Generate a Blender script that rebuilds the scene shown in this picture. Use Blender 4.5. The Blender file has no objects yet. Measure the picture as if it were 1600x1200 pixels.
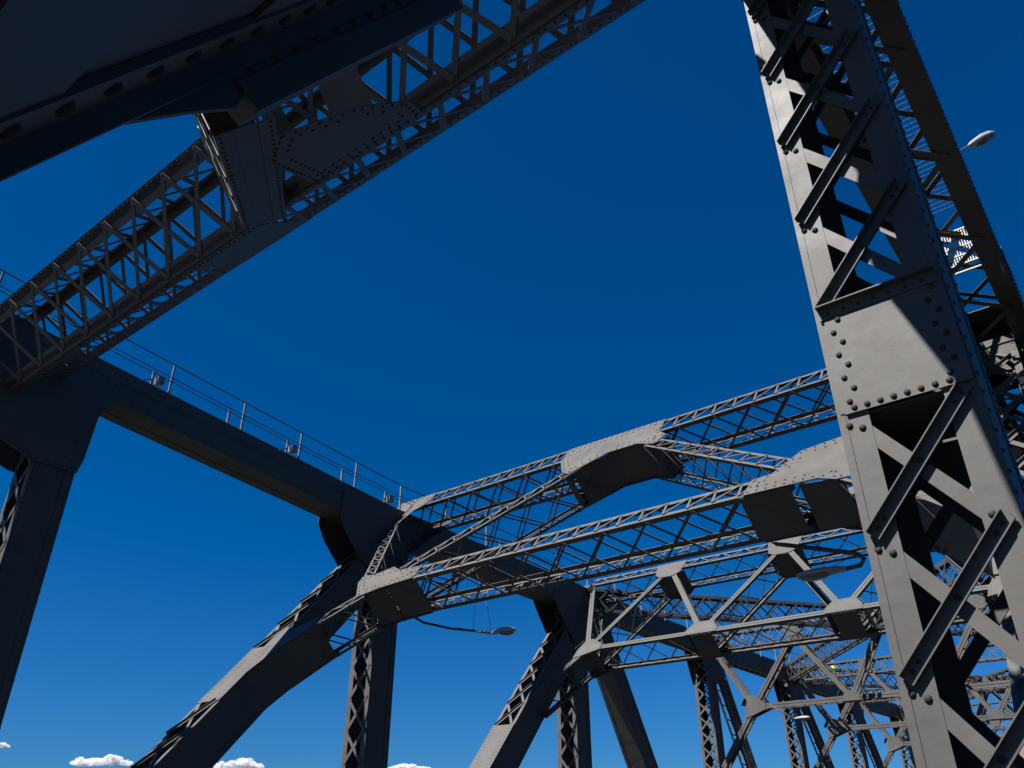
import bpy, math, random
from mathutils import Vector as V, Matrix
random.seed(7)
S = bpy.context.scene
# ------------------------------------------------------------------ camera
cd = bpy.data.cameras.new('camera'); cam = bpy.data.objects.new('camera', cd); S.collection.objects.link(cam)
S.camera = cam
cd.sensor_width = 36.0; cd.lens = 36.0*1250/1600
cd.clip_start = 0.05; cd.clip_end = 20000
cam.location = (0, 0, 0)
cam.rotation_euler = (math.radians(90+29.597), 0, math.radians(38.61))
# ------------------------------------------------------------------ light
SUN_DIR = V((-0.19, -0.56, 0.81)).normalized()      # towards the sun
sun_el = math.asin(SUN_DIR.z); sun_az = math.atan2(SUN_DIR.x, SUN_DIR.y)
sl = bpy.data.lights.new('sun', 'SUN'); sl.energy = 5.0; sl.angle = math.radians(0.53); sl.color = (1.0, 0.965, 0.93)
so = bpy.data.objects.new('sun', sl); S.collection.objects.link(so)
so.rotation_euler = (-SUN_DIR).to_track_quat('-Z', 'Y').to_euler()
W = bpy.data.worlds.new('World'); S.world = W; W.use_nodes = True
nt = W.node_tree; nt.nodes.clear()
sky = nt.nodes.new('ShaderNodeTexSky'); sky.sky_type = 'NISHITA'; sky.sun_disc = False
sky.sun_elevation = sun_el; sky.sun_rotation = sun_az
sky.altitude = 50; sky.air_density = 1.0; sky.dust_density = 0.15; sky.ozone_density = 4.0
# polarised deep-blue sky: take the red out above the horizon, thin the green
sep = nt.nodes.new('ShaderNodeSeparateColor'); com = nt.nodes.new('ShaderNodeCombineColor')
def mth(op, v, inp, clamp=False):
    n = nt.nodes.new('ShaderNodeMath'); n.operation = op; n.inputs[1].default_value = v; n.use_clamp = False
    nt.links.new(inp, n.inputs[0]); return n.outputs[0]
nt.links.new(sky.outputs[0], sep.inputs[0])
nt.links.new(mth('MULTIPLY', 0.126, mth('MAXIMUM', 0.0, mth('SUBTRACT', 1.45, sep.outputs[0]))), com.inputs[0])
nt.links.new(mth('MULTIPLY', 0.288, sep.outputs[1]), com.inputs[1])
nt.links.new(mth('MULTIPLY', 0.565, sep.outputs[2]), com.inputs[2])
bg = nt.nodes.new('ShaderNodeBackground'); bg.inputs[1].default_value = 0.0525
wo = nt.nodes.new('ShaderNodeOutputWorld')
nt.links.new(com.outputs[0], bg.inputs[0]); nt.links.new(bg.outputs[0], wo.inputs[0])
S.view_settings.view_transform = 'Standard'; S.view_settings.look = 'None'
S.view_settings.exposure = 1.5; S.view_settings.gamma = 1.0
S.cycles.max_bounces = 4; S.cycles.diffuse_bounces = 1; S.cycles.volume_bounces = 2

# ------------------------------------------------------------------ materials
def mat(name, col, rough=0.6, metal=0.0, var=0.12, scale=1.2, bump=0.0, stain=None, spec=0.4):
    m = bpy.data.materials.new(name); m.use_nodes = True; n = m.node_tree; p = n.nodes['Principled BSDF']
    p.inputs['Roughness'].default_value = rough; p.inputs['Metallic'].default_value = metal
    p.inputs['Specular IOR Level'].default_value = spec
    tc = n.nodes.new('ShaderNodeTexCoord')
    nz = n.nodes.new('ShaderNodeTexNoise'); nz.inputs['Scale'].default_value = scale; nz.inputs['Detail'].default_value = 8
    nz.inputs['Roughness'].default_value = 0.62
    n.links.new(tc.outputs['Object'], nz.inputs['Vector'])
    cr = n.nodes.new('ShaderNodeValToRGB')
    cr.color_ramp.elements[0].position = 0.32; cr.color_ramp.elements[1].position = 0.70
    cr.color_ramp.elements[0].color = (*[c*(1-var) for c in col], 1); cr.color_ramp.elements[1].color = (*[min(1, c*(1+var)) for c in col], 1)
    n.links.new(nz.outputs['Fac'], cr.inputs[0]); out = cr.outputs[0]
    if stain:
        mp = n.nodes.new('ShaderNodeMapping'); mp.inputs['Scale'].default_value = (3.0, 3.0, 0.5)
        n.links.new(tc.outputs['Object'], mp.inputs[0])
        n2 = n.nodes.new('ShaderNodeTexNoise'); n2.inputs['Scale'].default_value = 1.6; n2.inputs['Detail'].default_value = 9
        n2.inputs['Roughness'].default_value = 0.7
        n.links.new(mp.outputs[0], n2.inputs['Vector'])
        c2 = n.nodes.new('ShaderNodeValToRGB'); c2.color_ramp.elements[0].position = 0.60; c2.color_ramp.elements[1].position = 0.76
        n.links.new(n2.outputs['Fac'], c2.inputs[0])
        mx = n.nodes.new('ShaderNodeMix'); mx.data_type = 'RGBA'; mx.inputs[7].default_value = (*stain, 1)
        mu = n.nodes.new('ShaderNodeMath'); mu.operation = 'MULTIPLY'; mu.inputs[1].default_value = 0.55
        n.links.new(c2.outputs[0], mu.inputs[0]); n.links.new(mu.outputs[0], mx.inputs[0]); n.links.new(out, mx.inputs[6]); out = mx.outputs[2]
    n.links.new(out, p.inputs['Base Color'])
    if bump:
        rm = n.nodes.new('ShaderNodeMapRange'); rm.inputs[1].default_value = .3; rm.inputs[2].default_value = .7; rm.inputs[3].default_value = rough-.07; rm.inputs[4].default_value = rough+.09
        n.links.new(nz.outputs['Fac'], rm.inputs[0]); n.links.new(rm.outputs[0], p.inputs['Roughness'])
        n3 = n.nodes.new('ShaderNodeTexNoise'); n3.inputs['Scale'].default_value = 2.2; n3.inputs['Detail'].default_value = 7
        n.links.new(tc.outputs['Object'], n3.inputs['Vector'])
        b = n.nodes.new('ShaderNodeBump'); b.inputs['Strength'].default_value = bump; b.inputs['Distance'].default_value = 0.02
        n.links.new(n3.outputs['Fac'], b.inputs['Height']); n.links.new(b.outputs[0], p.inputs['Normal'])
    return m
M_STEEL = mat('grey_bridge_paint', (0.0465, 0.0440, 0.0395), 0.62, var=0.22, scale=1.3, bump=0.5, stain=(0.028, 0.022, 0.018), spec=0.42)
M_RIVET = mat('shaded_rivet_paint', (0.022, 0.020, 0.018), 0.75, var=0.3, scale=9, spec=0.2)  # darker than the steel: the shading of the rivet heads is put into the colour
M_RAIL = mat('galvanised_steel', (0.17, 0.175, 0.18), 0.45, 0.5, var=0.1, scale=6)
M_LAMP = mat('lamp_housing_grey', (0.22, 0.215, 0.195), 0.5, var=0.1, scale=5, spec=0.4)
M_GLASS = mat('lamp_lens', (0.08, 0.09, 0.10), 0.18, var=0.1, scale=8, spec=0.6)
M_CABLE = mat('black_cable', (0.02, 0.02, 0.022), 0.6)
M_ROAD = mat('asphalt', (0.022, 0.022, 0.023), 0.9, var=0.2, scale=30)
M_CONC = mat('dark_paving', (0.022, 0.022, 0.022), 0.9, var=0.15, scale=6)
M_WATER = mat('river_water', (0.006, 0.010, 0.010), 0.15, var=0.2, scale=0.05)
def cloud_mat(H):
    m = bpy.data.materials.new('cloud_vapour'); m.use_nodes = True; n = m.node_tree; n.nodes.clear()
    tc = n.nodes.new('ShaderNodeTexCoord'); nz = n.nodes.new('ShaderNodeTexNoise'); nz.inputs['Scale'].default_value = 2.4/H
    nz.inputs['Detail'].default_value = 6; nz.inputs['Roughness'].default_value = .6
    n.links.new(tc.outputs['Object'], nz.inputs['Vector'])
    mr = n.nodes.new('ShaderNodeMapRange'); mr.inputs[1].default_value = .44; mr.inputs[2].default_value = .60; mr.inputs[3].default_value = 0; mr.inputs[4].default_value = 6.0/H
    n.links.new(nz.outputs['Fac'], mr.inputs[0])
    pv = n.nodes.new('ShaderNodeVolumePrincipled'); pv.inputs['Color'].default_value = (.80, .79, .82, 1); pv.inputs['Anisotropy'].default_value = -.1
    n.links.new(mr.outputs[0], pv.inputs['Density']); o = n.nodes.new('ShaderNodeOutputMaterial'); n.links.new(pv.outputs[0], o.inputs['Volume']); return m
M_VEST = mat('hi_vis_yellow', (0.60, 0.85, 0.02), 0.7)
M_SKIN = mat('skin', (0.42, 0.26, 0.19), 0.6)
M_DARKCLOTH = mat('dark_cloth', (0.03, 0.035, 0.06), 0.85)
M_HELM = mat('white_helmet', (0.75, 0.75, 0.72), 0.4)
M_GRATE = mat('galvanised_grating', (0.40, 0.39, 0.34), 0.5, var=0.05, scale=5)
M_PAINTLINE = mat('road_marking_white', (0.75, 0.75, 0.72), 0.7)

# ------------------------------------------------------------------ mesh builder
class MB:
    def __init__(s): s.v = []; s.f = []; s.sm = []; s.riv = set()
    def box8(s, c, smooth=False):
        b = len(s.v); s.v += [tuple(p) for p in c]
        for q in ((0,3,2,1),(4,5,6,7),(0,1,5,4),(1,2,6,5),(2,3,7,6),(3,0,4,7)):
            s.f.append(tuple(b+i for i in q)); s.sm.append(smooth)
    def bar(s, p0, p1, side, up, w, t):
        """box from p0 to p1; w along side, t along up (both unit vectors)"""
        a = side*(w/2); b = up*(t/2)
        s.box8([p0-a-b, p0+a-b, p0+a+b, p0-a+b, p1-a-b, p1+a-b, p1+a+b, p1-a+b])
    def abox(s, x0, x1, y0, y1, z0, z1):
        s.box8([V(p) for p in ((x0,y0,z0),(x1,y0,z0),(x1,y1,z0),(x0,y1,z0),(x0,y0,z1),(x1,y0,z1),(x1,y1,z1),(x0,y1,z1))])
    def prism(s, pts, d):
        """polygon (list of V, any orientation) extruded by vector d"""
        n = len(pts); b = len(s.v)
        s.v += [tuple(p) for p in pts] + [tuple(p+d) for p in pts]
        s.f.append(tuple(b+i for i in range(n))[::-1]); s.sm.append(False)
        s.f.append(tuple(b+n+i for i in range(n))); s.sm.append(False)
        for i in range(n):
            j = (i+1) % n; s.f.append((b+i, b+j, b+n+j, b+n+i)); s.sm.append(False)
    def dome(s, c, nrm, r, seg=8, rings=3, hh=0.75):
        nrm = nrm.normalized(); a = nrm.orthogonal().normalized(); q = nrm.cross(a); b = len(s.v); f0 = len(s.f)
        for i in range(rings):
            th = (math.pi/2)*i/rings; rr = r*math.cos(th); h = r*hh*math.sin(th)
            for k in range(seg):
                an = 2*math.pi*k/seg; s.v.append(tuple(c+a*(rr*math.cos(an))+q*(rr*math.sin(an))+nrm*h))
        s.v.append(tuple(c+nrm*(r*hh))); top = len(s.v)-1
        for i in range(rings-1):
            for k in range(seg):
                k2 = (k+1) % seg; s.f.append((b+i*seg+k, b+i*seg+k2, b+(i+1)*seg+k2, b+(i+1)*seg+k)); s.sm.append(True)
        for k in range(seg):
            s.f.append((b+(rings-1)*seg+k, b+(rings-1)*seg+(k+1) % seg, top)); s.sm.append(True)
        s.riv.update(range(f0, len(s.f)))
    def tube(s, pts, r, seg=8):
        pts = [V(p) for p in pts]; rr = r if isinstance(r, (list, tuple)) else [r]*len(pts); b = len(s.v)
        a = (pts[1]-pts[0]).normalized().orthogonal().normalized()
        for i, p in enumerate(pts):
            t = (pts[min(i+1, len(pts)-1)]-pts[max(i-1, 0)]).normalized(); a = (a-t*a.dot(t)).normalized(); q = t.cross(a)
            for k in range(seg):
                an = 2*math.pi*k/seg; s.v.append(tuple(p+(a*math.cos(an)+q*math.sin(an))*rr[i]))
        for i in range(len(pts)-1):
            for k in range(seg):
                k2 = (k+1) % seg; s.f.append((b+i*seg+k, b+i*seg+k2, b+(i+1)*seg+k2, b+(i+1)*seg+k)); s.sm.append(True)
        s.f.append(tuple(b+k for k in range(seg))[::-1]); s.sm.append(False)
        s.f.append(tuple(b+(len(pts)-1)*seg+k for k in range(seg))); s.sm.append(False)
    def loft(s, rings):
        """rings of equal vertex count joined, ends capped, smooth"""
        n = len(rings[0]); b = len(s.v)
        for r in rings: s.v += [tuple(p) for p in r]
        for i in range(len(rings)-1):
            for k in range(n):
                k2 = (k+1) % n; s.f.append((b+i*n+k, b+i*n+k2, b+(i+1)*n+k2, b+(i+1)*n+k)); s.sm.append(True)
        s.f.append(tuple(b+k for k in range(n))[::-1]); s.sm.append(True)
        s.f.append(tuple(b+(len(rings)-1)*n+k for k in range(n))); s.sm.append(True)
    def build(s, name, m, parent=None, label=None):
        me = bpy.data.meshes.new(name); me.from_pydata(s.v, [], s.f); me.validate(); me.update()
        if len(me.polygons) == len(s.sm): me.polygons.foreach_set('use_smooth', s.sm)
        me.materials.append(m); o = bpy.data.objects.new(name, me); S.collection.objects.link(o)
        if s.riv and len(me.polygons) == len(s.f):
            me.materials.append(M_RIVET)
            for i in s.riv: me.polygons[i].material_index = 1
        if parent is not None:
            o.parent = parent
            if parent.type == 'EMPTY': o.matrix_parent_inverse = Matrix.Translation(-parent.location) if parent.parent is None else Matrix()
        if label: o['label'] = label
        return o
def thing(name, label, cat, loc=(0,0,0), group=None):
    o = bpy.data.objects.new(name, None); o.location = loc; o.empty_display_size = 0.3; S.collection.objects.link(o)
    o['label'] = label; o['category'] = cat
    if group: o['group'] = group
    return o
def tag(o, label, cat, group=None):
    o['label'] = label; o['category'] = cat
    if group: o['group'] = group
    return o
def structure(o): o['kind'] = 'structure'; return o

# ------------------------------------------------------------------ lattice members
T = 0.014
def strip_rivets(mb, a, b, nrm, pitch, r, seg=6, rings=2):
    L = (b-a).length; n = max(1, int(L/pitch))
    for i in range(n+1): mb.dome(a+(b-a)*((i+0.0)/n), nrm, r, seg, rings)
def lace_face(mb, o, L, Wd, Nn, ln, w, f, pat, pitch, bw, s0=0.0, s1=None, batten=0.0, rivets=0.0, off=0.0):
    """lacing on the face whose origin o is the face's centre line start; bars between the two corner angles"""
    if s1 is None: s1 = ln
    half = w/2 - f*0.55
    if batten:
        for (a, b) in ((s0, s0+batten), (s1-batten, s1)):
            mb.bar(o+L*a+Nn*(off+T*.6), o+L*b+Nn*(off+T*.6), Wd, Nn, w-0.02, T)
            if rivets:
                for sd in (-1, 1): strip_rivets(mb, o+L*(a+.05)+Wd*(sd*(w/2-.05))+Nn*(off+T*1.1), o+L*(b-.05)+Wd*(sd*(w/2-.05))+Nn*(off+T*1.1), Nn, .14, rivets)
        s0 += batten; s1 -= batten
    if s1 - s0 < pitch*.5: return
    n = max(1, round((s1-s0)/pitch)); p = (s1-s0)/n
    for i in range(n):
        a = s0+i*p; b = a+p
        if pat == 'X':
            for k, (sa, sb) in enumerate(((-1, 1), (1, -1))):
                q0 = o+L*(a+.02)+Wd*(sa*half)+Nn*(off+T*(.7+k)); q1 = o+L*(b-.02)+Wd*(sb*half)+Nn*(off+T*(.7+k))
                d = (q1-q0).normalized(); mb.bar(q0-d*bw*.4, q1+d*bw*.4, Nn.cross(d), Nn, bw, T*.9)
        elif pat == 'N':      # upright and diagonal
            q0 = o+L*a+Wd*(-half)+Nn*(off+T*.7); q1 = o+L*a+Wd*half+Nn*(off+T*.7)
            mb.bar(q0, q1, L, Nn, bw, T*.9)
            q1 = o+L*(b)+Wd*half+Nn*(off+T*1.8); d = (q1-q0).normalized(); mb.bar(q0+Nn*T*1.1, q1, Nn.cross(d), Nn, bw*.75, T*.9)
        elif pat == 'Z':
            sa = -1 if i % 2 == 0 else 1
            q0 = o+L*a+Wd*(sa*half)+Nn*(off+T*.7*(1 if i % 2 else 1.9)); q1 = o+L*b+Wd*(-sa*half)+Nn*(off+T*.7*(1 if i % 2 else 1.9))
            d = (q1-q0).normalized(); mb.bar(q0-d*bw*.4, q1+d*bw*.4, Nn.cross(d), Nn, bw, T*.9)
def member(parent, name, p0, p1, Uv, w, d, faces, f=0.12, pitch=0.6, bw=0.07, batten=0.0, rivets=0.0, label=None, frv=0.0, m=None, pitches=None, lacename='lacing'):
    """box member from p0 to p1. Uv: width axis (w); depth axis = L x U (d).
    faces: dict '+U','-U','+V','-V' -> 'S' solid, 'X','N','Z' laced, 'O' open"""
    p0 = V(p0); p1 = V(p1); m = m or M_STEEL
    L = (p1-p0); ln = L.length; L.normalize(); U = (V(Uv)-L*V(Uv).dot(L)).normalized(); D = L.cross(U)
    body = MB(); laces = []
    for su in (-1, 1):
        for sv in (-1, 1):
            c = U*(su*w/2)+D*(sv*d/2)
            body.bar(p0+c-U*(su*f/2)-D*(sv*T/2), p1+c-U*(su*f/2)-D*(sv*T/2), U, D, f, T)
            body.bar(p0+c-D*(sv*(f/2+T))-U*(su*T/2), p1+c-D*(sv*(f/2+T))-U*(su*T/2), D, U, f, T)
    for key, pat in faces.items():
        sg = 1 if key[0] == '+' else -1
        if key[1] == 'U': Nn = U*sg; Wd = D; ww = d; o = p0+Nn*(w/2)
        else: Nn = D*sg; Wd = U; ww = w; o = p0+Nn*(d/2)
        if pat == 'S':
            body.bar(o-Nn*T*1.6, o-Nn*T*1.6+L*ln, Wd, Nn, ww-2*T-.004, T)
            if frv:
                for sd in (-1, 1): strip_rivets(body, o+L*.05+Wd*(sd*(ww/2-.06)), o+L*(ln-.05)+Wd*(sd*(ww/2-.06)), Nn, .16, frv)
        elif pat != 'O':
            pt = (pitches or {}).get(key, pitch)
            lace = MB(); laces.append(lace); lace_face(lace, o, L, Wd, Nn, ln, ww, f, pat, pt, bw, batten=batten, rivets=rivets)
    ob = body.build(name, m, parent, label)
    for lace in laces:
        if lace.v: lace.build(lacename, m, ob)
    return ob
def plate_poly(parent, name, pts2, fr, t, m=None, rv=0.0, rows=(0.07,), pitch=0.14, seg=6, sides=(1,), label=None):
    """polygon plate; pts2 in plane coordinates (a, b); fr = (origin, A, B): normal A x B"""
    o, A, B = fr; Nn = A.cross(B).normalized(); mb = MB()
    P = [o+A*a+B*b for a, b in pts2]
    area = sum(pts2[i][0]*pts2[(i+1) % len(pts2)][1]-pts2[(i+1) % len(pts2)][0]*pts2[i][1] for i in range(len(pts2)))
    if area < 0: P = P[::-1]; pts2 = pts2[::-1]
    mb.prism([p-Nn*(t/2) for p in P], Nn*t)
    if rv:
        for ins in rows:
            c = sum((p for p in P), V((0,0,0)))/len(P)
            for i in range(len(P)):
                a = P[i]; b = P[(i+1) % len(P)]; e = (b-a); ln = e.length
                if ln < .25: continue
                e.normalize(); inw = Nn.cross(e)
                for sd in sides:
                    q = inw*ins+Nn*(sd*t/2)
                    strip_rivets(mb, a+e*ins*1.2+q, b-e*ins*1.2+q, Nn*sd, pitch, rv, seg, 2)
    return mb.build(name, m or M_STEEL, parent, label)

X, Y, Z = V((1,0,0)), V((0,1,0)), V((0,0,1))
XL, XR, C = -20.5, -1.1, -10.8
TX = {'l': XL, 'r': XR}
bridge = thing('truss_bridge', 'grey riveted steel truss bridge seen from its footway, sunlit lattice columns and portals', 'bridge', (C, 0, -1.7))
DECK = -1.7

# ------------------------------------------------------------------ near right column (close-up)
def near_column(xc):
    x0, x1 = xc-.54, xc+.54; y0, y1 = 6.6, 7.62; zb, zt = DECK, 11.2
    b = MB()
    fl = .245
    for (xa, xb) in ((x0, x0+fl), (x1-fl, x1)):
        b.abox(xa, xb, y0, y0+.016, zb, zt); b.abox(xa, xb, y1-.016, y1, zb, zt)
    # slim cover strips on the flanges' outer edge
    b.abox(x0-.010, x0+.055, y0-.007, y0+.006, zb, zt); b.abox(x1-.055, x1+.010, y0-.007, y0+.006, zb, zt)
    for xa in (x0, x1-.018):
        b.abox(xa, xa+.018, y0+.018, y1-.018, zb, zt)
    for sx, xa in ((-1, x0), (1, x1)):          # web doubler angles along the edges
        for yy in (y0+.02, y1-.16):
            b.abox(min(xa+sx*.014, xa), max(xa+sx*.014, xa), yy, yy+.14, zb, zt)
        for yy in (y0+.09, y1-.09):
            strip_rivets(b, V((xa+sx*.014, yy, zb)), V((xa+sx*.014, yy, 9.6)), V((sx,0,0)), .17, .022, 7, 2)
    col = b.build('column', M_STEEL, bridge, 'nearest sunlit riveted column with crossed lacing bars')
    # lacing: flat bars falling to the right, channel bars rising to the right
    def lat(zr, y, s, name):
        for z in zr:
            mb = MB(); chn = MB()
            a = V((x0+.17, y+s*.012, z-.05)); c = V((x1-.17, y+s*.012, z-1.0)); d = (c-a).normalized()
            mb.bar(a-d*.02, c+d*.02, d.cross(Y), Y, .125, .014)
            for (px, pz) in ((x0+.07, z), (x0+.17, z-.045), (x1-.17, z-.985), (x1-.07, z-1.035)):
                mb.dome(V((px, y, pz)), V((0,-s,0)), .030, 14, 5)
            a = V((x0+.12, y-s*.03, z-.93)); c = V((x1-.12, y-s*.03, z+.01)); d = (c-a).normalized(); sd = d.cross(Y)
            if sd.x > 0: sd = -sd
            chn.bar(a-d*.08, c+d*.08, sd, Y, .088, .013)
            chn.bar(a-d*.08+sd*.049-Y*s*.034, c+d*.08+sd*.049-Y*s*.034, sd, Y, .010, .080)
            chn.bar(a-d*.08-sd*.049-Y*s*.008, c+d*.08-sd*.049-Y*s*.008, sd, Y, .010, .030)
            for tt in (.0, .085):
                chn.dome(a+d*tt-Y*(s*.0065), V((0,-s,0)), .020, 12, 4); chn.dome(c-d*tt-Y*(s*.0065), V((0,-s,0)), .020, 12, 4)
            chn.dome((a+c)/2-Y*(s*.0065), V((0,-s,0)), .026, 12, 4)
            mb.build('flat_lacing_bar', M_STEEL, col); chn.build('channel_lacing_bar', M_STEEL, col)
    zs = [1.98-1.07*k for k in range(3)]+[3.07]
    zs_up = [5.23+1.07*k for k in range(6)]
    lat(zs+zs_up, y0, 1, 'front'); lat([3.6]+zs+zs_up+[4.5], y1, -1, 'rear')
    # batten plate with its rivets and the angle along its top
    b = MB(); yb = y0-.03
    zt_, zb_ = 4.235, 3.17
    b.abox(x0+.065, x1-.002, yb, yb+.014, zb_, zt_); b.abox(x0+.02, x1-.012, y0-.015, y0-.001, zb_+.02, zt_-.02)
    for k in range(8):
        b.dome(V((x0+.185 if k % 2 == 0 else x0+.125, yb, zt_-.13-.118*k)), -Y, .027, 14, 5)
        b.dome(V((x1-.12-(.03 if k % 2 else -.03), yb, zt_-.13-.118*k)), -Y, .027, 14, 5)
    for k in range(8):
        b.dome(V((x0+.15+.108*k, yb, zb_+.045)), -Y, .027, 14, 5)
    b.build('batten_plate', M_STEEL, col, 'square riveted batten plate on the near column')
    b = MB(); 
    b.bar(V((x0+.03, yb-.007, zt_-.035)), V((x1-.03, yb-.007, zt_-.035)), Z, Y, .12, .013)
    b.bar(V((x0+.03, yb-.045, zt_+.02)), V((x1-.03, yb-.045, zt_+.02)), Z, Y, .012, .09)
    for k in range(7): b.dome(V((x0+.12+.135*k, yb-.014, zt_-.045)), -Y, .017, 10, 3)
    b.build('edge_angle', M_STEEL, col)
    b = MB(); b.abox(x0+.02, x1-.02, y1-.0, y1+.014, 2.75, 4.3); b.build('batten_plate', M_STEEL, col)
    b = MB(); b.abox(x0+.02, x1-.02, y0+.02, y1-.02, 3.155, 3.168); b.build('diaphragm', M_STEEL, col)
near_column(XR)

# ------------------------------------------------------------------ other columns
NODE_Y = [6.6, 17.9, 29.3, 42.2, 54.2, 66.3, 79.6, 92.0]
def column(side, k):
    xc = TX[side]; y0 = NODE_Y[k]; dep = 1.0 if k < 3 else .85; ztop = 9.4
    w = 1.0 if k < 3 else .9
    if k == 0: ztop = 10.6
    p0 = V((xc, y0+dep/2, DECK)); p1 = V((xc, y0+dep/2, ztop))
    ob = member(bridge, 'column', p0, p1, X, w, dep, {'+U': 'S', '-U': 'S', '+V': 'X', '-V': 'X'}, f=.2 if k < 3 else .16, pitch=.95 if k < 3 else .72, bw=.10 if k < 3 else .085, batten=.8, rivets=.018 if k < 3 else 0, frv=.02 if k < 3 else 0)
for k in range(8):
    column('l', k)
    if k > 0: column('r', k)

# ------------------------------------------------------------------ top chords
CH = [(-14.0, 14.2), (5.6, 11.3), (18.4, 10.18), (30.0, 9.95), (42.6, 9.9), (54.6, 9.9), (66.7, 9.95), (80.0, 10.1), (92.5, 10.6), (106.0, 11.6), (120.0, 13.2)]
CHORD_W = {'l': 1.12, 'r': 1.56}; CHORD_X = {'l': -20.53, 'r': -1.0}
for side in 'lr':
    for i in range(len(CH)-1):
        (ya, za), (yb, zb) = CH[i], CH[i+1]
        dep = .97 if i < 3 else .95
        a = V((CHORD_X[side], ya, za-dep/2)); b_ = V((CHORD_X[side], yb, zb-dep/2))
        member(bridge, 'top_chord', a, b_, X, CHORD_W[side]-(0 if i < 3 else .2), dep, {'+U': 'S', '-U': 'S', '+V': ('S' if side == 'l' else 'Z') if i < 4 else 'X', '-V': 'X'}, f=.36 if i < 3 else .2, pitch=1.15 if i < 4 else .8, bw=.11, batten=.5, frv=.02 if i < 3 else 0)
        # small gusset tabs hanging under the bottom flange
# node gussets: plates on both webs
def node_gusset(side, k, pts):
    x = CHORD_X[side]; w = CHORD_W[side]-(0 if k < 3 else .2)
    for sg in (-1, 1):
        plate_poly(bridge, 'gusset_plate', pts, (V((x+sg*(w/2+.014), 0, 0)), Y, Z), .02, rv=.02 if k < 4 else 0, rows=(.08, .3), pitch=.15, sides=(sg,))
for side in 'lr':
    if side == 'r': node_gusset(side, 0, [(3.6, 11.45), (8.6, 11.0), (8.6, 9.6), (6.5, 9.6), (4.0, 9.2), (2.8, 9.4)])
    else:
        node_gusset(side, 0, [(4.6, 11.3), (8.1, 10.95), (7.95, 10.0), (7.76, 9.5), (7.70, 8.3), (7.62, 7.9), (6.5, 7.9), (5.6, 8.2), (4.4, 9.0)])
    node_gusset(side, 1, [(16.0, 10.36), (20.4, 9.98), (20.4, 9.0), (19.4, 8.75), (18.95, 7.5), (17.9, 7.5), (17.0, 8.0), (16.3, 8.7), (16.0, 9.2)])
    node_gusset(side, 2, [(27.9, 9.93), (32.6, 9.9), (32.7, 9.0), (32.3, 8.2), (31.4, 7.9), (30.4, 7.3), (29.3, 7.3), (28.8, 7.8), (28.1, 8.7), (27.9, 9.0)])
    for k in range(3, 8):
        y = NODE_Y[k]+.4; node_gusset(side, k, [(y-1.4, 9.86), (y+1.9, 9.86), (y+2.0, 8.9), (y+1.5, 7.7), (y+.4, 7.3), (y-.5, 7.3), (y-1.1, 8.8)])

# ------------------------------------------------------------------ diagonals
PH = math.atan(1.13)
SU = V((0, math.cos(PH), math.sin(PH))); SN = V((0, math.sin(PH), -math.cos(PH)))
def heavy_diag(xc, yup, zup, d=1.15, w=1.0, z0=DECK, z1=9.6, plates=()):
    """upper-face line passes (yup, zup)"""
    c = V((xc, yup, zup))+SN*(d/2)
    p0 = c+SU*((z0-c.z)/SU.z); p1 = c+SU*((z1-c.z)/SU.z)
    L = SU; U = X; D = L.cross(U)   # D points up/back (sun side)?
    ob = member(bridge, 'diagonal', p0, p1, X, w, d, {'+U': 'S', '-U': 'S'}, f=.13, frv=.02)
    up = -SN
    o = p0+up*(d/2); ln = (p1-p0).length; lc = MB(); pl = MB()
    mid = [(a-p0.dot(L), b-p0.dot(L)) for a, b in plates]
    segs = []; cur = 0.3
    for a, b in sorted(mid): segs.append((cur, a)); cur = b
    segs.append((cur, ln-.6))
    for a, b in segs:
        if b-a < .6: continue
        n = max(1, round((b-a)/1.08)); pp = (b-a)/n
        for i in range(n):
            s0 = a+i*pp; s1 = s0+pp
            q0 = o+L*s0+X*(w/2-.12)+up*.012; q1 = o+L*s1-X*(w/2-.12)+up*.012; dd = (q1-q0).normalized()
            lc.bar(q0, q1, up.cross(dd), up, .10, .014)
            q0 = o+L*s0-X*(w/2-.1)+up*.03; q1 = o+L*(s1)+X*(w/2-.1)+up*.03; dd = (q1-q0).normalized(); sd = up.cross(dd)
            lc.bar(q0, q1, sd, up, .085, .013); lc.bar(q0+sd*.04+up*.03, q1+sd*.04+up*.03, sd, up, .012, .07)
    lc.build('lacing', M_STEEL, ob)
    for a, b in mid+[(ln-.6, ln+.2)]:
        pl = MB(); pl.bar(o+L*a+up*.02, o+L*b+up*.02, X, up, w+.02, .018)
        for sd in (-1, 1):
            for ins in (.08, .2): strip_rivets(pl, o+L*(a+.08)+X*(sd*(w/2-ins))+up*.03, o+L*(b-.08)+X*(sd*(w/2-ins))+up*.03, up, .14, .017)
        pl.build('gusset_plate', M_STEEL, ob)
    return ob
def sdot(y, z): return V((0, y, z)).dot(SU)
for xc in (XL, XR):
    heavy_diag(xc, 14.2, 4.84, plates=((sdot(12.6, 3.25), sdot(14.1, 4.85)),))
    heavy_diag(xc, 26.2, 4.84, plates=((sdot(22.6, 1.2), sdot(25.0, 3.85)),))
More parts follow.
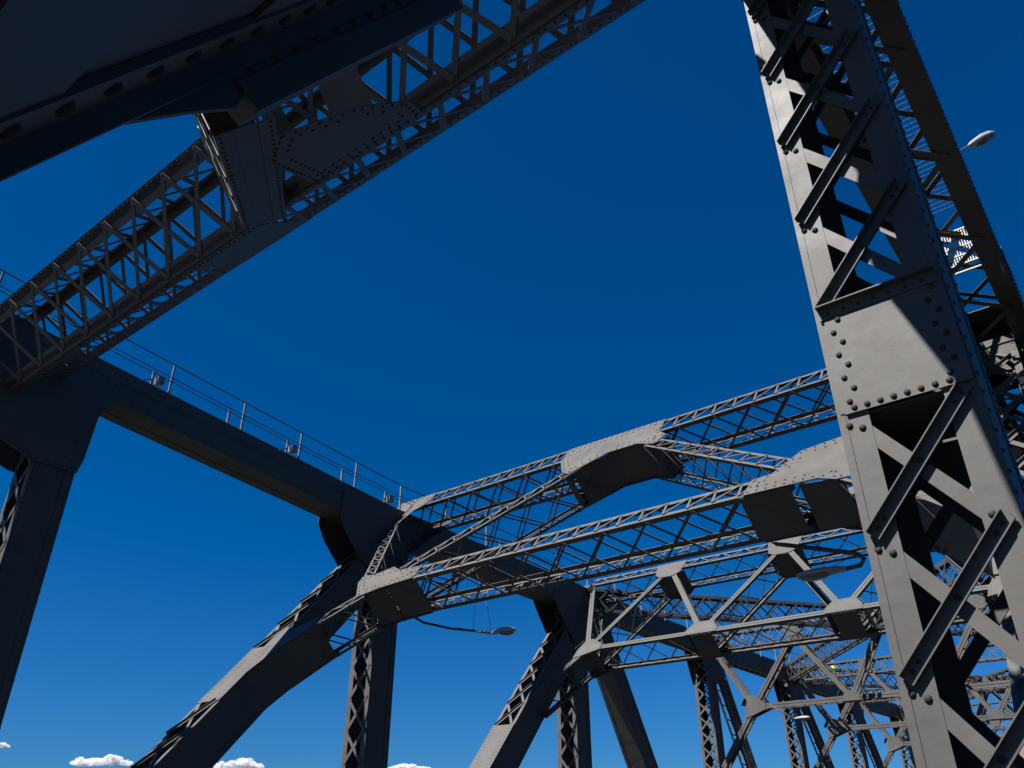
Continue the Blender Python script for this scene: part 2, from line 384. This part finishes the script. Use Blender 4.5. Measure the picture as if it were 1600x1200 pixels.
# away-going diagonals
def fdiag(xc, ya, za, slope, w, d, faces, pitch, f):
    L = V((0, 1, -slope)).normalized(); z1 = DECK
    p0 = V((xc, ya, za)); p1 = p0+L*((z1-za)/L.z)
    member(bridge, 'diagonal', p0, p1, X, w, d, faces, f=f, pitch=pitch, bw=.07)
for xc in (XL, XR):
    fdiag(xc, 31.1, 9.5, 1.62, .95, 1.0, {'+U': 'S', '-U': 'S', '+V': 'S', '-V': 'S'}, .9, .15)
    fdiag(xc, 43.6, 9.3, 1.75, .55, .75, {'+U': 'Z', '-U': 'Z', '+V': 'O', '-V': 'S'}, .42, .13)
    fdiag(xc, 55.6, 9.3, 1.25, .55, .7, {'+U': 'Z', '-U': 'Z', '+V': 'O', '-V': 'S'}, .42, .12)
    fdiag(xc, 67.6, 9.3, 1.25, .55, .7, {'+U': 'Z', '-U': 'Z', '+V': 'O', '-V': 'S'}, .42, .12)

# ------------------------------------------------------------------ inclined portals
def pf_maker(Yt, Zt, su, sn):
    def P(x, s, n=0.0): return V((x, Yt, Zt))-su*s+sn*n
    return P
def portal(Yt, label):
    P = pf_maker(Yt, 10.5, SU, SN); D = 1.15; h = .56
    fr = bpy.data.objects.new('portal_frame', None); S.collection.objects.link(fr); fr.parent = bridge; fr['label'] = label
    fr.matrix_parent_inverse = Matrix.Translation(-bridge.location)
    def mem(x0, s0, x1, s1, hh=h, pitch=.62, fz='N'):
        a = P(x0, s0, D/2); b = P(x1, s1, D/2); L = (b-a).normalized(); Uv = L.cross(SN)   # in-plane axis
        return member(fr, 'strut', a, b, Uv, hh, D, {'+V': fz, '-V': fz, '+U': 'X', '-U': 'X'}, f=.11 if hh > .55 else .075, pitch=pitch, bw=.055 if hh > .55 else .042, pitches={'+U': 1.15, '-U': 1.15})
    mem(-20.3, -.12, -1.3, -.12, .80)
    mem(-16.6, 5.32, -5.0, 5.32, .60)
    mem(-11.75, .75, -16.9, 4.95, .44); mem(-9.85, .85, -4.95, 4.9, .44)
    mem(-20.2, .75, -18.35, 4.8, .44, .45); mem(-1.4, .75, -3.3, 4.5, .44, .45)
    mem(-17.7, 5.85, -19.9, 7.75, .42, .5, 'Z'); mem(-3.95, 5.7, -1.75, 7.8, .42, .5, 'Z')
    frm = lambda n: (P(0, 0, n), X, -SU)         # a = x, b = s ; normal X x -SU
    gus = [[(-17.9, 5.98), (-18.55, 5.1), (-18.6, 4.7), (-18.05, 4.85), (-17.35, 4.65), (-16.85, 4.98), (-15.9, 5.02), (-15.9, 5.63), (-17.06, 5.75)],
           [(-6.1, 5.63), (-6.0, 5.02), (-5.55, 4.95), (-5.0, 4.2), (-4.0, 4.0), (-3.2, 4.0), (-3.35, 4.8), (-3.55, 5.3), (-3.55, 5.9), (-4.1, 5.9), (-4.5, 5.66)],
           [(-13.2, -.52), (-9.7, -.52), (-9.7, .30), (-9.35, .7), (-9.6, 1.15), (-10.3, .75), (-11.3, .75), (-12.4, 1.5), (-12.75, 1.2), (-13.2, .30)],
           [(-20.9, -.5), (-19.1, -.5), (-19.1, .3), (-19.5, .6), (-19.7, 1.4), (-20.3, 1.3), (-20.9, .9)],
           [(-.7, -.5), (-2.5, -.5), (-2.5, .3), (-2.1, .6), (-1.9, 1.4), (-1.3, 1.3), (-.7, .9)]]
    for g in gus:
        plate_poly(fr, 'gusset_plate', g, frm(-.022), .016, rv=.030, rows=(.08, .24), pitch=.19, sides=(1, -1))
        plate_poly(fr, 'gusset_plate', g, frm(D+.022), .016, rv=0)
    for mir in (0, 1):
        kp = [(-20.45, 8.6), (-20.45, 6.7), (-19.7, 6.95), (-18.95, 6.6), (-18.75, 6.95), (-19.2, 7.5), (-19.75, 8.2), (-20.1, 9.0)]
        if mir: kp = [(2*C-a, b) for a, b in kp]
        plate_poly(fr, 'gusset_plate', kp, frm(-.014), .014, rv=.026, rows=(.07,), pitch=.18, sides=(1,))
        plate_poly(fr, 'gusset_plate', kp, frm(D+.014), .014)
        mb = MB(); low = kp[4:]
        for (xa, sa), (xb, sb) in zip(low[:-1], low[1:]):
            a = P(xa, sa-.02, D/2); b = P(xb, sb-.02, D/2); L = (b-a).normalized(); mb.bar(a, b, SN, L.cross(SN), D-.02, .014)
        mb.build('diaphragm_plate', M_STEEL, fr)
    # solid diaphragm panels closing the underside near the nodes
    for (xa, sa, xb, sb) in ((-17.75, 5.85, -17.0, 5.66), (-17.0, 5.635, -15.8, 5.635), (-6.2, 5.635, -5.1, 5.635), (-4.9, 5.64, -4.0, 5.8), (-13.2, .30, -12.75, 1.2), (-12.75, 1.2, -12.35, 1.5), (-12.3, 1.40, -11.2, .66), (-11.2, .66, -10.2, .66), (-10.2, .7, -9.6, 1.1), (-9.6, 1.1, -9.3, .7)):
        mb = MB(); a = P(xa, sa, D/2); b = P(xb, sb, D/2); L = (b-a).normalized(); mb.bar(a, b, SN, L.cross(SN), D-.04, .014); mb.build('diaphragm_plate', M_STEEL, fr)
    return P
portal(19.2, 'inclined riveted portal with K bracing in lattice box struts')

def wframe(P, SNv, D, Lh, tops, bots, label, s_top, s_bot, ends, knee_s, g=1.0, tp=(.48, 'Z', .5)):
    fr = bpy.data.objects.new('sway_frame', None); S.collection.objects.link(fr); fr.parent = bridge; fr['label'] = label
    fr.matrix_parent_inverse = Matrix.Translation(-bridge.location)
    def mem(x0, s0, x1, s1, hh=Lh, fz='S', pt=.62, und='X'):
        a = P(x0, s0, D/2); b = P(x1, s1, D/2); L = (b-a).normalized()
        return member(fr, 'strut', a, b, L.cross(SNv), hh, D, {'+V': fz, '-V': fz, '+U': und, '-U': 'O'}, f=min(.10, hh*.42), pitch=pt, bw=.045, pitches={'+U': 1.1, '-U': 1.1})
    mem(ends[0], s_top+tp[0]/2-.04, ends[1], s_top+tp[0]/2-.04, *tp)
    mem(bots[0], s_bot, bots[-1], s_bot)
    xs = []
    seq = []
    for i in range(len(tops)):
        seq += [(bots[i], s_bot), (tops[i], s_top+tp[0]*.62)]
    seq.append((bots[-1], s_bot))
    for (xa, sa), (xb, sb) in zip(seq[:-1], seq[1:]): mem(xa, sa, xb, sb, Lh*.95)
    mem(bots[0], s_bot, ends[0]+.2, s_top+.6); mem(bots[-1], s_bot, ends[1]-.2, s_top+.6)
    mem(bots[0], s_bot, ends[0]+.1, knee_s); mem(bots[-1], s_bot, ends[1]-.1, knee_s)
    A = X; B = (P(0, 1)-P(0, 0)).normalized()
    for nn in (-.02, D+.02):
        for t in tops: plate_poly(fr, 'gusset_plate', [(t-.72*g, s_top-.05), (t+.72*g, s_top-.05), (t+.58*g, s_top+.75*g), (t+.3*g, s_top+.95*g), (t-.3*g, s_top+.95*g), (t-.58*g, s_top+.75*g)], (P(0, 0, nn), A, B), .016, rv=.017 if D > .9 else 0, rows=(.07,), pitch=.15, sides=(1, -1))
        for b in bots: plate_poly(fr, 'gusset_plate', [(b-.62*g, s_bot+.12), (b+.62*g, s_bot+.12), (b+.62*g, s_bot-.14), (b+.36*g, s_bot-.55*g), (b-.36*g, s_bot-.55*g), (b-.62*g, s_bot-.14)] if b not in (bots[0], bots[-1]) else [(b-.5, s_bot+.5), (b-.1, s_bot+.4), (b+.65, s_bot+.14), (b+.65, s_bot-.14), (b+.1, s_bot-.55), (b-.2, s_bot-.6), (b-.45, s_bot)], (P(0, 0, nn), A, B), .016, rv=.017 if D > .9 else 0, rows=(.07,), pitch=.15, sides=(1, -1))
    def dia(xa, sa, xb, sb):
        mb = MB(); a = P(xa, sa, D/2); b = P(xb, sb, D/2); L = (b-a).normalized(); mb.bar(a, b, SNv, L.cross(SNv), D-.03, .014); return mb
    for t in tops:
        mb = dia(t-.7, s_top+.6, t-.25, s_top+.95)
        for q in ((t-.25, s_top+.95, t+.25, s_top+.95), (t+.25, s_top+.95, t+.7, s_top+.6)):
            m2 = dia(*q); k = len(mb.v); mb.v += m2.v; mb.f += [tuple(i+k for i in f) for f in m2.f]; mb.sm += m2.sm
        mb.build('diaphragm_plate', M_STEEL, fr)
    for t in bots:
        mb = dia(t-.7, s_bot-.14, t-.4, s_bot-.6)
        for q in ((t-.42, s_bot+.13, t+.42, s_bot+.13), (t+.4, s_bot-.6, t+.7, s_bot-.14)):
            m2 = dia(*q); k = len(mb.v); mb.v += m2.v; mb.f += [tuple(i+k for i in f) for f in m2.f]; mb.sm += m2.sm
        mb.build('diaphragm_plate', M_STEEL, fr)
# portal at the third node: W bracing of plain bars, still inclined
P3 = pf_maker(31.2, 10.5, SU, SN)
wframe(P3, SN, 1.1, .22, [-15.9, -10.8, -5.7], [-18.3, -13.3, -8.1, -3.3], 'inclined portal with W bracing of plain bars', .12, 5.2, (-20.0, -1.6), 7.6)
# vertical sway frames further on
for k in range(3, 8):
    yk = NODE_Y[k]+.1
    PP = (lambda yy: (lambda x, s, n=0.0: V((x, yy+n, 9.85-s))))(yk)
    wframe(PP, Y, .6, .24, [-15.2, -10.8, -6.4], [-17.8, -12.8, -8.8, -3.8], 'upright sway frame with W bracing between the trusses', .1, 3.95, (-20.0, -1.6), 6.7, g=.62, tp=(.92, 'X', .78))

# ------------------------------------------------------------------ first (overhead) portal
ph1 = math.radians(40); U1 = V((0, math.cos(ph1), math.sin(ph1))); N1 = V((0, math.sin(ph1), -math.cos(ph1)))
def P1(x, s, n=0.0): return V((x, 4.78*.93, 11.45*.93))-U1*s+N1*n
fr1 = bpy.data.objects.new('portal_frame', None); S.collection.objects.link(fr1); fr1.parent = bridge
fr1['label'] = 'shaded lattice portal strut overhead'; fr1.matrix_parent_inverse = Matrix.Translation(-bridge.location)
D1 = 1.9*.93; H1 = 1.6*.93
a = P1(-25.50, -H1/2, D1/2); b_ = P1(-2.3, -H1/2, D1/2)
st = member(fr1, 'strut', a, b_, X.cross(N1), H1, D1, {'+U': 'X', '-U': 'X', '+V': 'X', '-V': 'X'}, f=.20, pitch=.95, bw=.105, pitches={'+U': .95, '-U': 1.05, '+V': .85, '-V': .9})
for (sa, na, A_, B_, wd) in ((-.008, .17, N1, U1, .36), (-.008, D1-.15, N1, U1, .30), (-.16, D1+.008, U1, N1, .24), (-H1+.15, D1+.008, U1, N1, .28)):
    mb = MB(); mb.bar(P1(-25.5, sa, na), P1(-2.3, sa, na), A_, B_, wd, .016)
    for k in range(135):
        if A_ is N1 and na < 1: mb.dome(P1(-25.4+.17*k, .0, .05), -U1, .022, 6, 2)
        elif A_ is U1: mb.dome(P1(-25.4+.17*k, sa+.05, D1+.016), N1, .026, 6, 2)
    mb.build('flange_plate', M_STEEL, fr1)
# centre gusset panels on underside and rear face
for (xa, xb) in ((-10.5, -9.2), (-8.9, -8.55), (-7.7, -6.9)):
    mb = MB(); mb.bar(P1(xa, .02, D1/2), P1(xb, .02, D1/2), N1, U1, D1-.02, .016); mb.build('gusset_plate', M_STEEL, fr1)
mb = MB(); mb.bar(P1(-12.37, -H1/2, D1+.02), P1(-10.23, -H1/2, D1+.02), U1, N1, H1-.02, .016)
for xx in [-12.3+.14*i for i in range(15)]: mb.dome(P1(xx, -.08, D1+.03), N1, .026, 8, 3)
mb.build('gusset_plate', M_STEEL, fr1)
# bracing leg running from the strut's middle down towards the near truss
member(fr1, 'brace', P1(-10.14, -.2, D1*.55), P1(-6.70, 3.0, D1*.55), N1, D1-.1, .75, {'+U': 'S', '-U': 'S', '+V': 'X', '-V': 'X'}, f=.2, pitch=.9, bw=.10, frv=.024)
plate_poly(fr1, 'gusset_plate', [(-8.5, .1), (-6.2, -.05), (-5.9, .65), (-6.1, 1.5), (-6.9, 2.3), (-7.7, 1.8)], (P1(0.00, 0, D1+.03), X, -U1), .016, rv=.028, rows=(.07, .25), pitch=.16, sides=(1, -1))

# near right end diagonal rising over the camera, with the brace that meets it
def near_diag():
    t = math.radians(60.3); L = V((0, math.cos(t), math.sin(t))); Nn = V((0, math.sin(t), -math.cos(t)))
    low = V((XR-.02, .30, 1.205)); d = 1.3
    low = low-Nn*.10; c = low-Nn*(d/2); p0 = c+L*((DECK-c.z)/L.z); p1 = c+L*((10.9-c.z)/L.z)
    ob = member(bridge, 'diagonal', p0, p1, X, 1.06, d, {'+U': 'S', '-U': 'S', '+V': 'O', '-V': 'O'}, f=.16, frv=.022, label='huge shaded diagonal member right overhead')
    ln = (p1-p0).length
    # underside and top cover plates, each with a gap added to let sun through
    q = V((XR+.55, 6.6, 6.75))
    for sgn, hh in ((1, .36), (-1, .36)):
        pl = MB(); o = p0+Nn*(sgn*d/2)
        k = (o-q).dot(Nn)/SUN_DIR.dot(Nn); hs = (q+SUN_DIR*k-o).dot(L)
        for (a, b_) in ((0, hs-hh), (hs+hh, ln)): pl.bar(o+L*a+Nn*(sgn*.012), o+L*b_+Nn*(sgn*.012), X, Nn, 1.05, .018)
        for sd in (-1, 1):
            pl.bar(o+Nn*(sgn*.035)+X*(sd*.43), o+L*ln+Nn*(sgn*.035)+X*(sd*.43), X, Nn, .17, .024)
            pl.bar(o+Nn*(sgn*.075)+X*(sd*.515), o+L*ln+Nn*(sgn*.075)+X*(sd*.515), X, Nn, .018, .06)
            strip_rivets(pl, o+Nn*(sgn*.046)+X*(sd*.41), o+L*7+Nn*(sgn*.046)+X*(sd*.41), Nn*sgn, .15, .026, 8, 3)
        kk = 1.2
        while kk < hs-1.0:
            pl.bar(o+L*kk+Nn*(sgn*.03), o+L*(kk+.42)+Nn*(sgn*.03), X, Nn, .70, .016); kk += 1.15
        pl.build('cover_plate', M_STEEL, ob)
    ear = V((XR-.53, 4.0, 7.72))
    mb = MB(); mb.prism([ear-L*.75+V((.05,0,0)), ear+L*.2+V((-.26,0,0)), ear+L*.75+V((-.22,0,0)), ear+L*1.2+V((.05,0,0))], Nn*.018); mb.build('gusset_plate', M_STEEL, ob)
    fr = (V((XR-.57, 0, 0)), Y, Z)
    g = plate_poly(ob, 'gusset_plate', [(.30, 1.34), (.66, 1.75), (.78, 1.87), (.80, 1.97), (1.62, 3.36), (1.9, 4.4), (1.4, 4.6), (.2, 2.2)], fr, .02, rv=.026, rows=(.06,), pitch=.13, sides=(1, -1))
    mb = MB(); a = V((XR-.60, .80, 1.93)); b = V((XR-.60, 1.66, 3.37)); e = (b-a).normalized()
    mb.bar(a, b, e.cross(X), X, .10, .10); mb.build('edge_angle', M_STEEL, ob)
near_diag()

# ------------------------------------------------------------------ top lateral bracing beyond the third node
def lateral(xa, ya, xb, yb):
    z = 9.35
    member(bridge, 'lateral_brace', (xa, ya, z), (xb, yb, z), (0, 0, 1), 1.05, .45, {'+V': 'X', '-V': 'X', '+U': 'Z', '-U': 'Z'}, f=.13, pitch=.95, bw=.07)
lateral(-20.0, 30.5, -1.7, 54.0); lateral(-1.7, 30.5, -20.0, 54.0)
lateral(-20.0, 54.8, -1.7, 79.0); lateral(-1.7, 54.8, -20.0, 79.0)

# ------------------------------------------------------------------ handrails along the top chords
def chord_top(y):
    for (ya, za), (yb, zb) in zip(CH[:-1], CH[1:]):
        if ya <= y <= yb: return za+(zb-za)*(y-ya)/(yb-ya)
def handrail(x, label, y0=-4.0, y1=90.0, first=9.45, ps=None):
    t = thing('handrail', label, 'handrail', (x, y0, chord_top(y0)), 'handrails along the top of the bridge')
    ys = [9.45-2.42*k for k in range(5, 0, -1)]+[9.45, 11.9, 14.1, 16.5, 18.65]
    y = 18.65
    while y < y1: y += 2.4; ys.append(y)
    posts = []
    for y in ys:
        b = MB(); z = chord_top(y)
        b.bar(V((x, y, z-.14)), V((x, y, z+.95)), X, Y, .05, .05); b.abox(x-.07, x+.03, y-.07, y+.07, z-.12, z-.02)
        b.build('post', M_RAIL, t)
    for h in (.95, .52, .40):
        b = MB(); b.tube([(x+.03, y, chord_top(y)+h) for y in ys], .018 if h > .9 else .013, 6); b.build('rail', M_CABLE, t)
    return ys
handrail(-20.04, 'thin wire handrail on the far left top chord, its posts against the sky')
handrail(-1.66, 'wire handrail along the top chord above the nearest sunlit column')
# short stanchions with small floodlights on the left chord
def floodlight(y, lamp):
    x = -20.02; z = chord_top(y)
    if lamp:
        t = thing('floodlight', {8.9: 'small floodlight on the chord top just right of the shaded overhead strut', 13.6: 'small floodlight at the middle of the left chord between handrail posts', 17.9: 'small floodlight on the chord top just above the sunlit portal corner', 24.3: 'small floodlight on the left chord beyond the sunlit portal'}[lamp], 'floodlight', (x, y, z), 'small floodlights on the chord')
        b = MB(); b.bar(V((x, y, z-.05)), V((x, y, z+.45)), X, Y, .06, .05); b.bar(V((x, y, z+.2)), V((x+.05, y-.32, z-.02)), X, Z, .035, .035); b.build('bracket', M_RAIL, t)
        b = MB(); b.prism([V((x-.1, y+.12, z+.1)), V((x-.1, y+.32, z+.12)), V((x-.1, y+.30, z+.36)), V((x-.1, y+.10, z+.30))], X*.22); h = b.build('lamp_housing', M_RAIL, t)
        b = MB(); b.abox(x-.08, x+.10, y+.14, y+.28, z+.085, z+.10); b.build('lens', M_GLASS, t)
    else:
        b = MB(); b.bar(V((x, y, z-.05)), V((x, y, z+.45)), X, Y, .06, .05); b.abox(x-.06, x+.06, y-.06, y+.06, z-.05, z-.01)
        o = b.build('stanchion', M_RAIL); tag(o, {11.4: 'short bare stanchion on the left chord, nearer of two', 15.9: 'short bare stanchion on the left chord nearest the portal'}[y], 'post')
for y in (8.9, 13.6, 17.9, 24.3): floodlight(y, y)
for y in (11.4, 15.9): floodlight(y, 0)

# ------------------------------------------------------------------ road lamps
def lamp_head(t, c, dirv, L=.72, w=.30):
    """cobra-head luminaire: c = rear end, dirv = outward"""
    d = dirv.normalized(); side = d.cross(Z).normalized(); up = side.cross(d)
    def ring(s, hw, ht, hb, n=12):
        r = []
        for k in range(n):
            a = 2*math.pi*k/n; cy = math.copysign(abs(math.cos(a))**.6, math.cos(a)); sz = math.sin(a)
            r.append(c+d*s+side*(cy*hw)+up*(sz*(ht if sz > 0 else hb)))
        return r
    b = MB(); b.loft([ring(-.06, .03, .03, .03), ring(.0, .06, .05, .04), ring(.12*L, w*.36, .07, .035), ring(.40*L, w*.5, .10, .03), ring(.8*L, w*.5, .10, .03), ring(.97*L, w*.40, .07, .02), ring(L, w*.2, .03, .01)])
    h = b.build('lamp_housing', M_LAMP, t)
    b = MB(); b.loft([ring(.36*L, w*.30, -.02, .06), ring(.42*L, w*.40, -.02, .09), ring(.65*L, w*.42, -.02, .12), ring(.88*L, w*.38, -.02, .09), ring(.93*L, w*.25, -.02, .06)]); b.build('lens', M_GLASS, t)
def road_lamp(pts, dirv, label, wires=(), r=.035, L=.72, w=.30):
    t = thing('street_lamp', label, 'street lamp', pts[0], 'lamps hung over the road')
    b = MB(); b.tube(pts, r, 8); b.build('arm', M_CABLE if False else M_STEEL, t)
    lamp_head(t, V(pts[-1]), V(dirv), L, w)
    for w in wires:
        b = MB(); b.tube(w, .007, 5); b.build('wire', M_CABLE, t)
def onY(x, y, Yd):
    f = 1250.; pi_, ya = math.radians(29.597), math.radians(38.61)
    fw = V((-math.sin(ya)*math.cos(pi_), math.cos(ya)*math.cos(pi_), math.sin(pi_))); r = V((math.cos(ya), math.sin(ya), 0)); up = r.cross(fw)
    d = fw+r*((x-800)/f)-up*((y-600)/f); return d*(Yd/d.y)
g = lambda x, y, Yd: tuple(onY(x, y, Yd))
# positions measured from the picture at an assumed distance, then fixed in space
A1 = [(-17.62, 16.9, 6.0), (-17.3, 17.0, 5.72), (-16.9, 17.0, 5.5), (-15.9, 17.0, 5.20), (-14.2, 17.0, 4.83)]
road_lamp(A1, (1, -.05, -.03), 'lamp on a long bent arm below the left corner of the sunlit portal', wires=([(-14.95, 17.0, 5.0), (-14.9, 17.0, 5.9), (-14.55, 17.1, 6.8)], [(-14.3, 17.0, 4.85), (-14.45, 17.0, 5.6), (-14.95, 17.1, 6.6)]))
A2 = [(-6.5, 17, 6.2), (-6.35, 17, 5.9), (-6.1, 17, 5.65), (-5.2, 17, 5.35), (-4.5, 17, 5.12), (-4.35, 17, 4.98), (-4.45, 17, 4.86), (-4.75, 17, 4.84)]
road_lamp(A2, (-1, -.12, -.04), 'lamp on a hooked arm beside the tall near column, in front of the W bracing', wires=([(-5.15, 17, 4.85), (-5.3, 17.1, 5.6), (-5.9, 17.3, 6.6)], [(-3.7, 17, 5.35), (-3.75, 17, 6.3), (-3.8, 17.1, 7.4)], [(-5.0, 17, 4.95), (-4.4, 17, 5.12), (-3.65, 17, 5.38)]), r=.05, L=1.0, w=.42)
q0 = onY(1498, 236, 14.0); q1 = onY(1517, 226, 14.0); q2 = onY(1553, 211, 14.55)
road_lamp([tuple(q0), tuple(q0*.5+q1*.5), tuple(q1)], tuple(q2-q1), 'lamp head on a thin arm outside the right truss, alone against the sky', r=.012)
road_lamp([(-16.9, 42.0, 5.95), (-16.4, 42.0, 5.6), (-15.6, 42.0, 5.15)], (1, 0, -.02), 'small distant lamp below the lowest far brace near the right column', wires=())

# ------------------------------------------------------------------ maintenance grating and mesh over the right chord
t = thing('maintenance_platform', 'sunlit metal grating platform glimpsed through the right chord lacing', 'platform', (-1.0, 14.5, 10.0))
b = MB()
for i in range(24): b.abox(-1.40+.045*i, -1.40+.045*i+.018, 15.2, 15.24, 9.75, 10.55)
for z in (9.75, 9.95, 10.15, 10.35, 10.55): b.abox(-1.42, -.32, 15.19, 15.25, z, z+.02)
b.build('grating', M_GRATE, t)
b = MB()
for x in (-1.47, -.31): b.abox(x, x+.05, 15.18, 15.26, 9.3, 10.6)
b.abox(-1.46, -.27, 15.26, 15.30, 9.62, 9.70); b.abox(-1.46, -.27, 15.26, 15.30, 10.56, 10.62)
b.build('frame', M_RAIL, t)
b = MB()
for i in range(60): b.bar(V((-1.55, 7.0+.14*i, 11.2+.0*i)), V((-.40, 7.0+.14*i, 11.2)), Y, Z, .004, .004)
for i in range(7): b.bar(V((-1.55+.19*i, 7.0, 11.2)), V((-1.55+.19*i, 15.3, 11.2)), X, Z, .004, .004)
o = b.build('safety_mesh', M_CABLE); tag(o, 'fine wire safety mesh stretched over the right top chord', 'mesh')

# ------------------------------------------------------------------ climbers on the far chord
def person(x, y, z, top, label, yaw=0.0):
    root = thing('person', label, 'person', (x, y, z))
    def skin(name, vs, es, rs, m, sub=1):
        me = bpy.data.meshes.new(name); me.from_pydata(vs, es, []); me.update(); o = bpy.data.objects.new(name, me); S.collection.objects.link(o)
        o.parent = root; md = o.modifiers.new('skin', 'SKIN'); 
        for i, r in enumerate(rs): me.skin_vertices[0].data[i].radius = (r, r)
        me.skin_vertices[0].data[0].use_root = True
        sb = o.modifiers.new('sub', 'SUBSURF'); sb.levels = sub; sb.render_levels = sub; me.materials.append(m); o.rotation_euler = (0, 0, yaw); return o
    vs = [(0,0,.95),(0,0,1.2),(0,0,1.42),(0,0,1.52),(0,.02,1.64),(-.1,0,.9),(-.12,.05,.5),(-.12,0,.08),(-.12,.14,.04),(.1,0,.9),(.13,-.05,.5),(.14,-.1,.08),(.14,.03,.04),(-.2,0,1.4),(-.27,.05,1.13),(-.22,.25,1.02),(.2,0,1.4),(.27,.05,1.13),(.22,.25,1.02),(-.21,.33,1.02),(.21,.33,1.02)]
    es = [(0,1),(1,2),(2,3),(3,4),(0,5),(5,6),(6,7),(7,8),(0,9),(9,10),(10,11),(11,12),(2,13),(13,14),(14,15),(2,16),(16,17),(17,18),(15,19),(18,20)]
    rs = [.14,.13,.14,.055,.10,.09,.06,.045,.045,.09,.06,.045,.045,.06,.042,.032,.06,.042,.032,.035,.035]
    me = skin('body', vs, es, rs, M_SKIN)
    skin('vest', [(0,0,1.0),(0,0,1.2),(0,0,1.40)], [(0,1),(1,2)], [.155,.16,.165], top)
    skin('trousers', [(0,0,.95),(-.1,0,.88),(-.12,.05,.5),(-.12,0,.14),(.1,0,.88),(.13,-.05,.5),(.14,-.1,.14)], [(0,1),(1,2),(2,3),(0,4),(4,5),(5,6)], [.15,.10,.075,.06,.10,.075,.06], M_DARKCLOTH)
    skin('helmet', [(0,.0,1.70),(0,.01,1.76)], [(0,1)], [.12,.10], M_HELM)
person(-20.45, 64.6, 9.97, M_VEST, 'climber in a bright yellow vest standing on the distant left chord')

# ------------------------------------------------------------------ deck, river, clouds
b = MB(); b.abox(-19.6, -2.2, -60, 200, DECK-.35, DECK-.15); structure(b.build('road', M_ROAD))
b = MB(); b.abox(-.45, 3.0, -60, 200, DECK-.3, DECK-.0); structure(b.build('footway', M_CONC))
b = MB(); b.abox(-24.6, -21.3, -60, 200, DECK-.3, DECK-.0); structure(b.build('footway', M_CONC))
for (xa, xb) in ((-2.2, -.452), (-21.298, -19.6)):
    b = MB(); b.abox(xa, xb, -60, 200, DECK-.34, DECK-.03); structure(b.build('kerb', M_CONC))
b = MB()
for i in range(40): b.abox(-10.9, -10.75, -50+6*i, -47+6*i, DECK-.15+.004, DECK-.15+.008)
structure(b.build('lane_marking', M_PAINTLINE))
b = MB(); b.v = [(-6000, -6000, -32), (6000, -6000, -32), (6000, 6000, -32), (-6000, 6000, -32)]; b.f = [(0,1,2,3)]; b.sm = [False]; structure(b.build('river', M_WATER))
def cloud(az_px0, az_px1, ypx, hpx, label, seed):
    rnd = random.Random(seed); dist = 4000.0
    c0 = onY(az_px0, ypx, 1.0); c1 = onY(az_px1, ypx, 1.0)
    c0 = c0*(dist/c0.length); c1 = c1*(dist/c1.length); Wd = (c1-c0); side = Wd.normalized(); fwd = V((-side.y, side.x, 0))
    H = hpx*dist/1600
    import bmesh
    bm = bmesh.new()
    n = int(Wd.length/(H*.33))+3
    for i in range(n*4):
        t = rnd.random(); env = math.sin(math.pi*min(1, max(0, t)))**.5
        r = H*(.16+.30*rnd.random())*(.4+.6*env)
        p = c0+Wd*t+fwd*(rnd.uniform(-.8, .8)*H)+Z*(r*.6+(rnd.random()**1.5)*H*.62*env*(.55+.45*math.sin(t*9+seed)))
        ret = bmesh.ops.create_icosphere(bm, subdivisions=3, radius=r)
        for v in ret['verts']:
            k = 1+.0*rnd.random(); v.co = V((v.co.x*1.5, v.co.y*1.3, v.co.z*.8))*k+p
    me = bpy.data.meshes.new('cloud'); bm.to_mesh(me); bm.free()
    for pl in me.polygons: pl.use_smooth = True
    me.materials.append(cloud_mat(H)); o = bpy.data.objects.new('cloud', me); S.collection.objects.link(o)
    rm = o.modifiers.new('remesh', 'REMESH'); rm.mode = 'VOXEL'; rm.voxel_size = H/22; rm.use_smooth_shade = True
    tx = bpy.data.textures.new('cloudtex', 'CLOUDS'); tx.noise_scale = H*.30; tx.noise_depth = 4
    dm = o.modifiers.new('disp', 'DISPLACE'); dm.texture = tx; dm.strength = H*.28; dm.texture_coords = 'GLOBAL'
    tag(o, label, 'cloud', 'small clouds low in the sky')
cloud(108, 205, 1196, 17, 'small white cloud low at the left, left of the big inclined member', 1)
cloud(318, 410, 1200, 17, 'small white cloud just under the big inclined member', 2)
cloud(-12, 14, 1168, 8, 'tiny cloud wisp at the left edge', 3)
cloud(604, 672, 1203, 12, 'thin cloud at the bottom edge right of the laced column', 4)
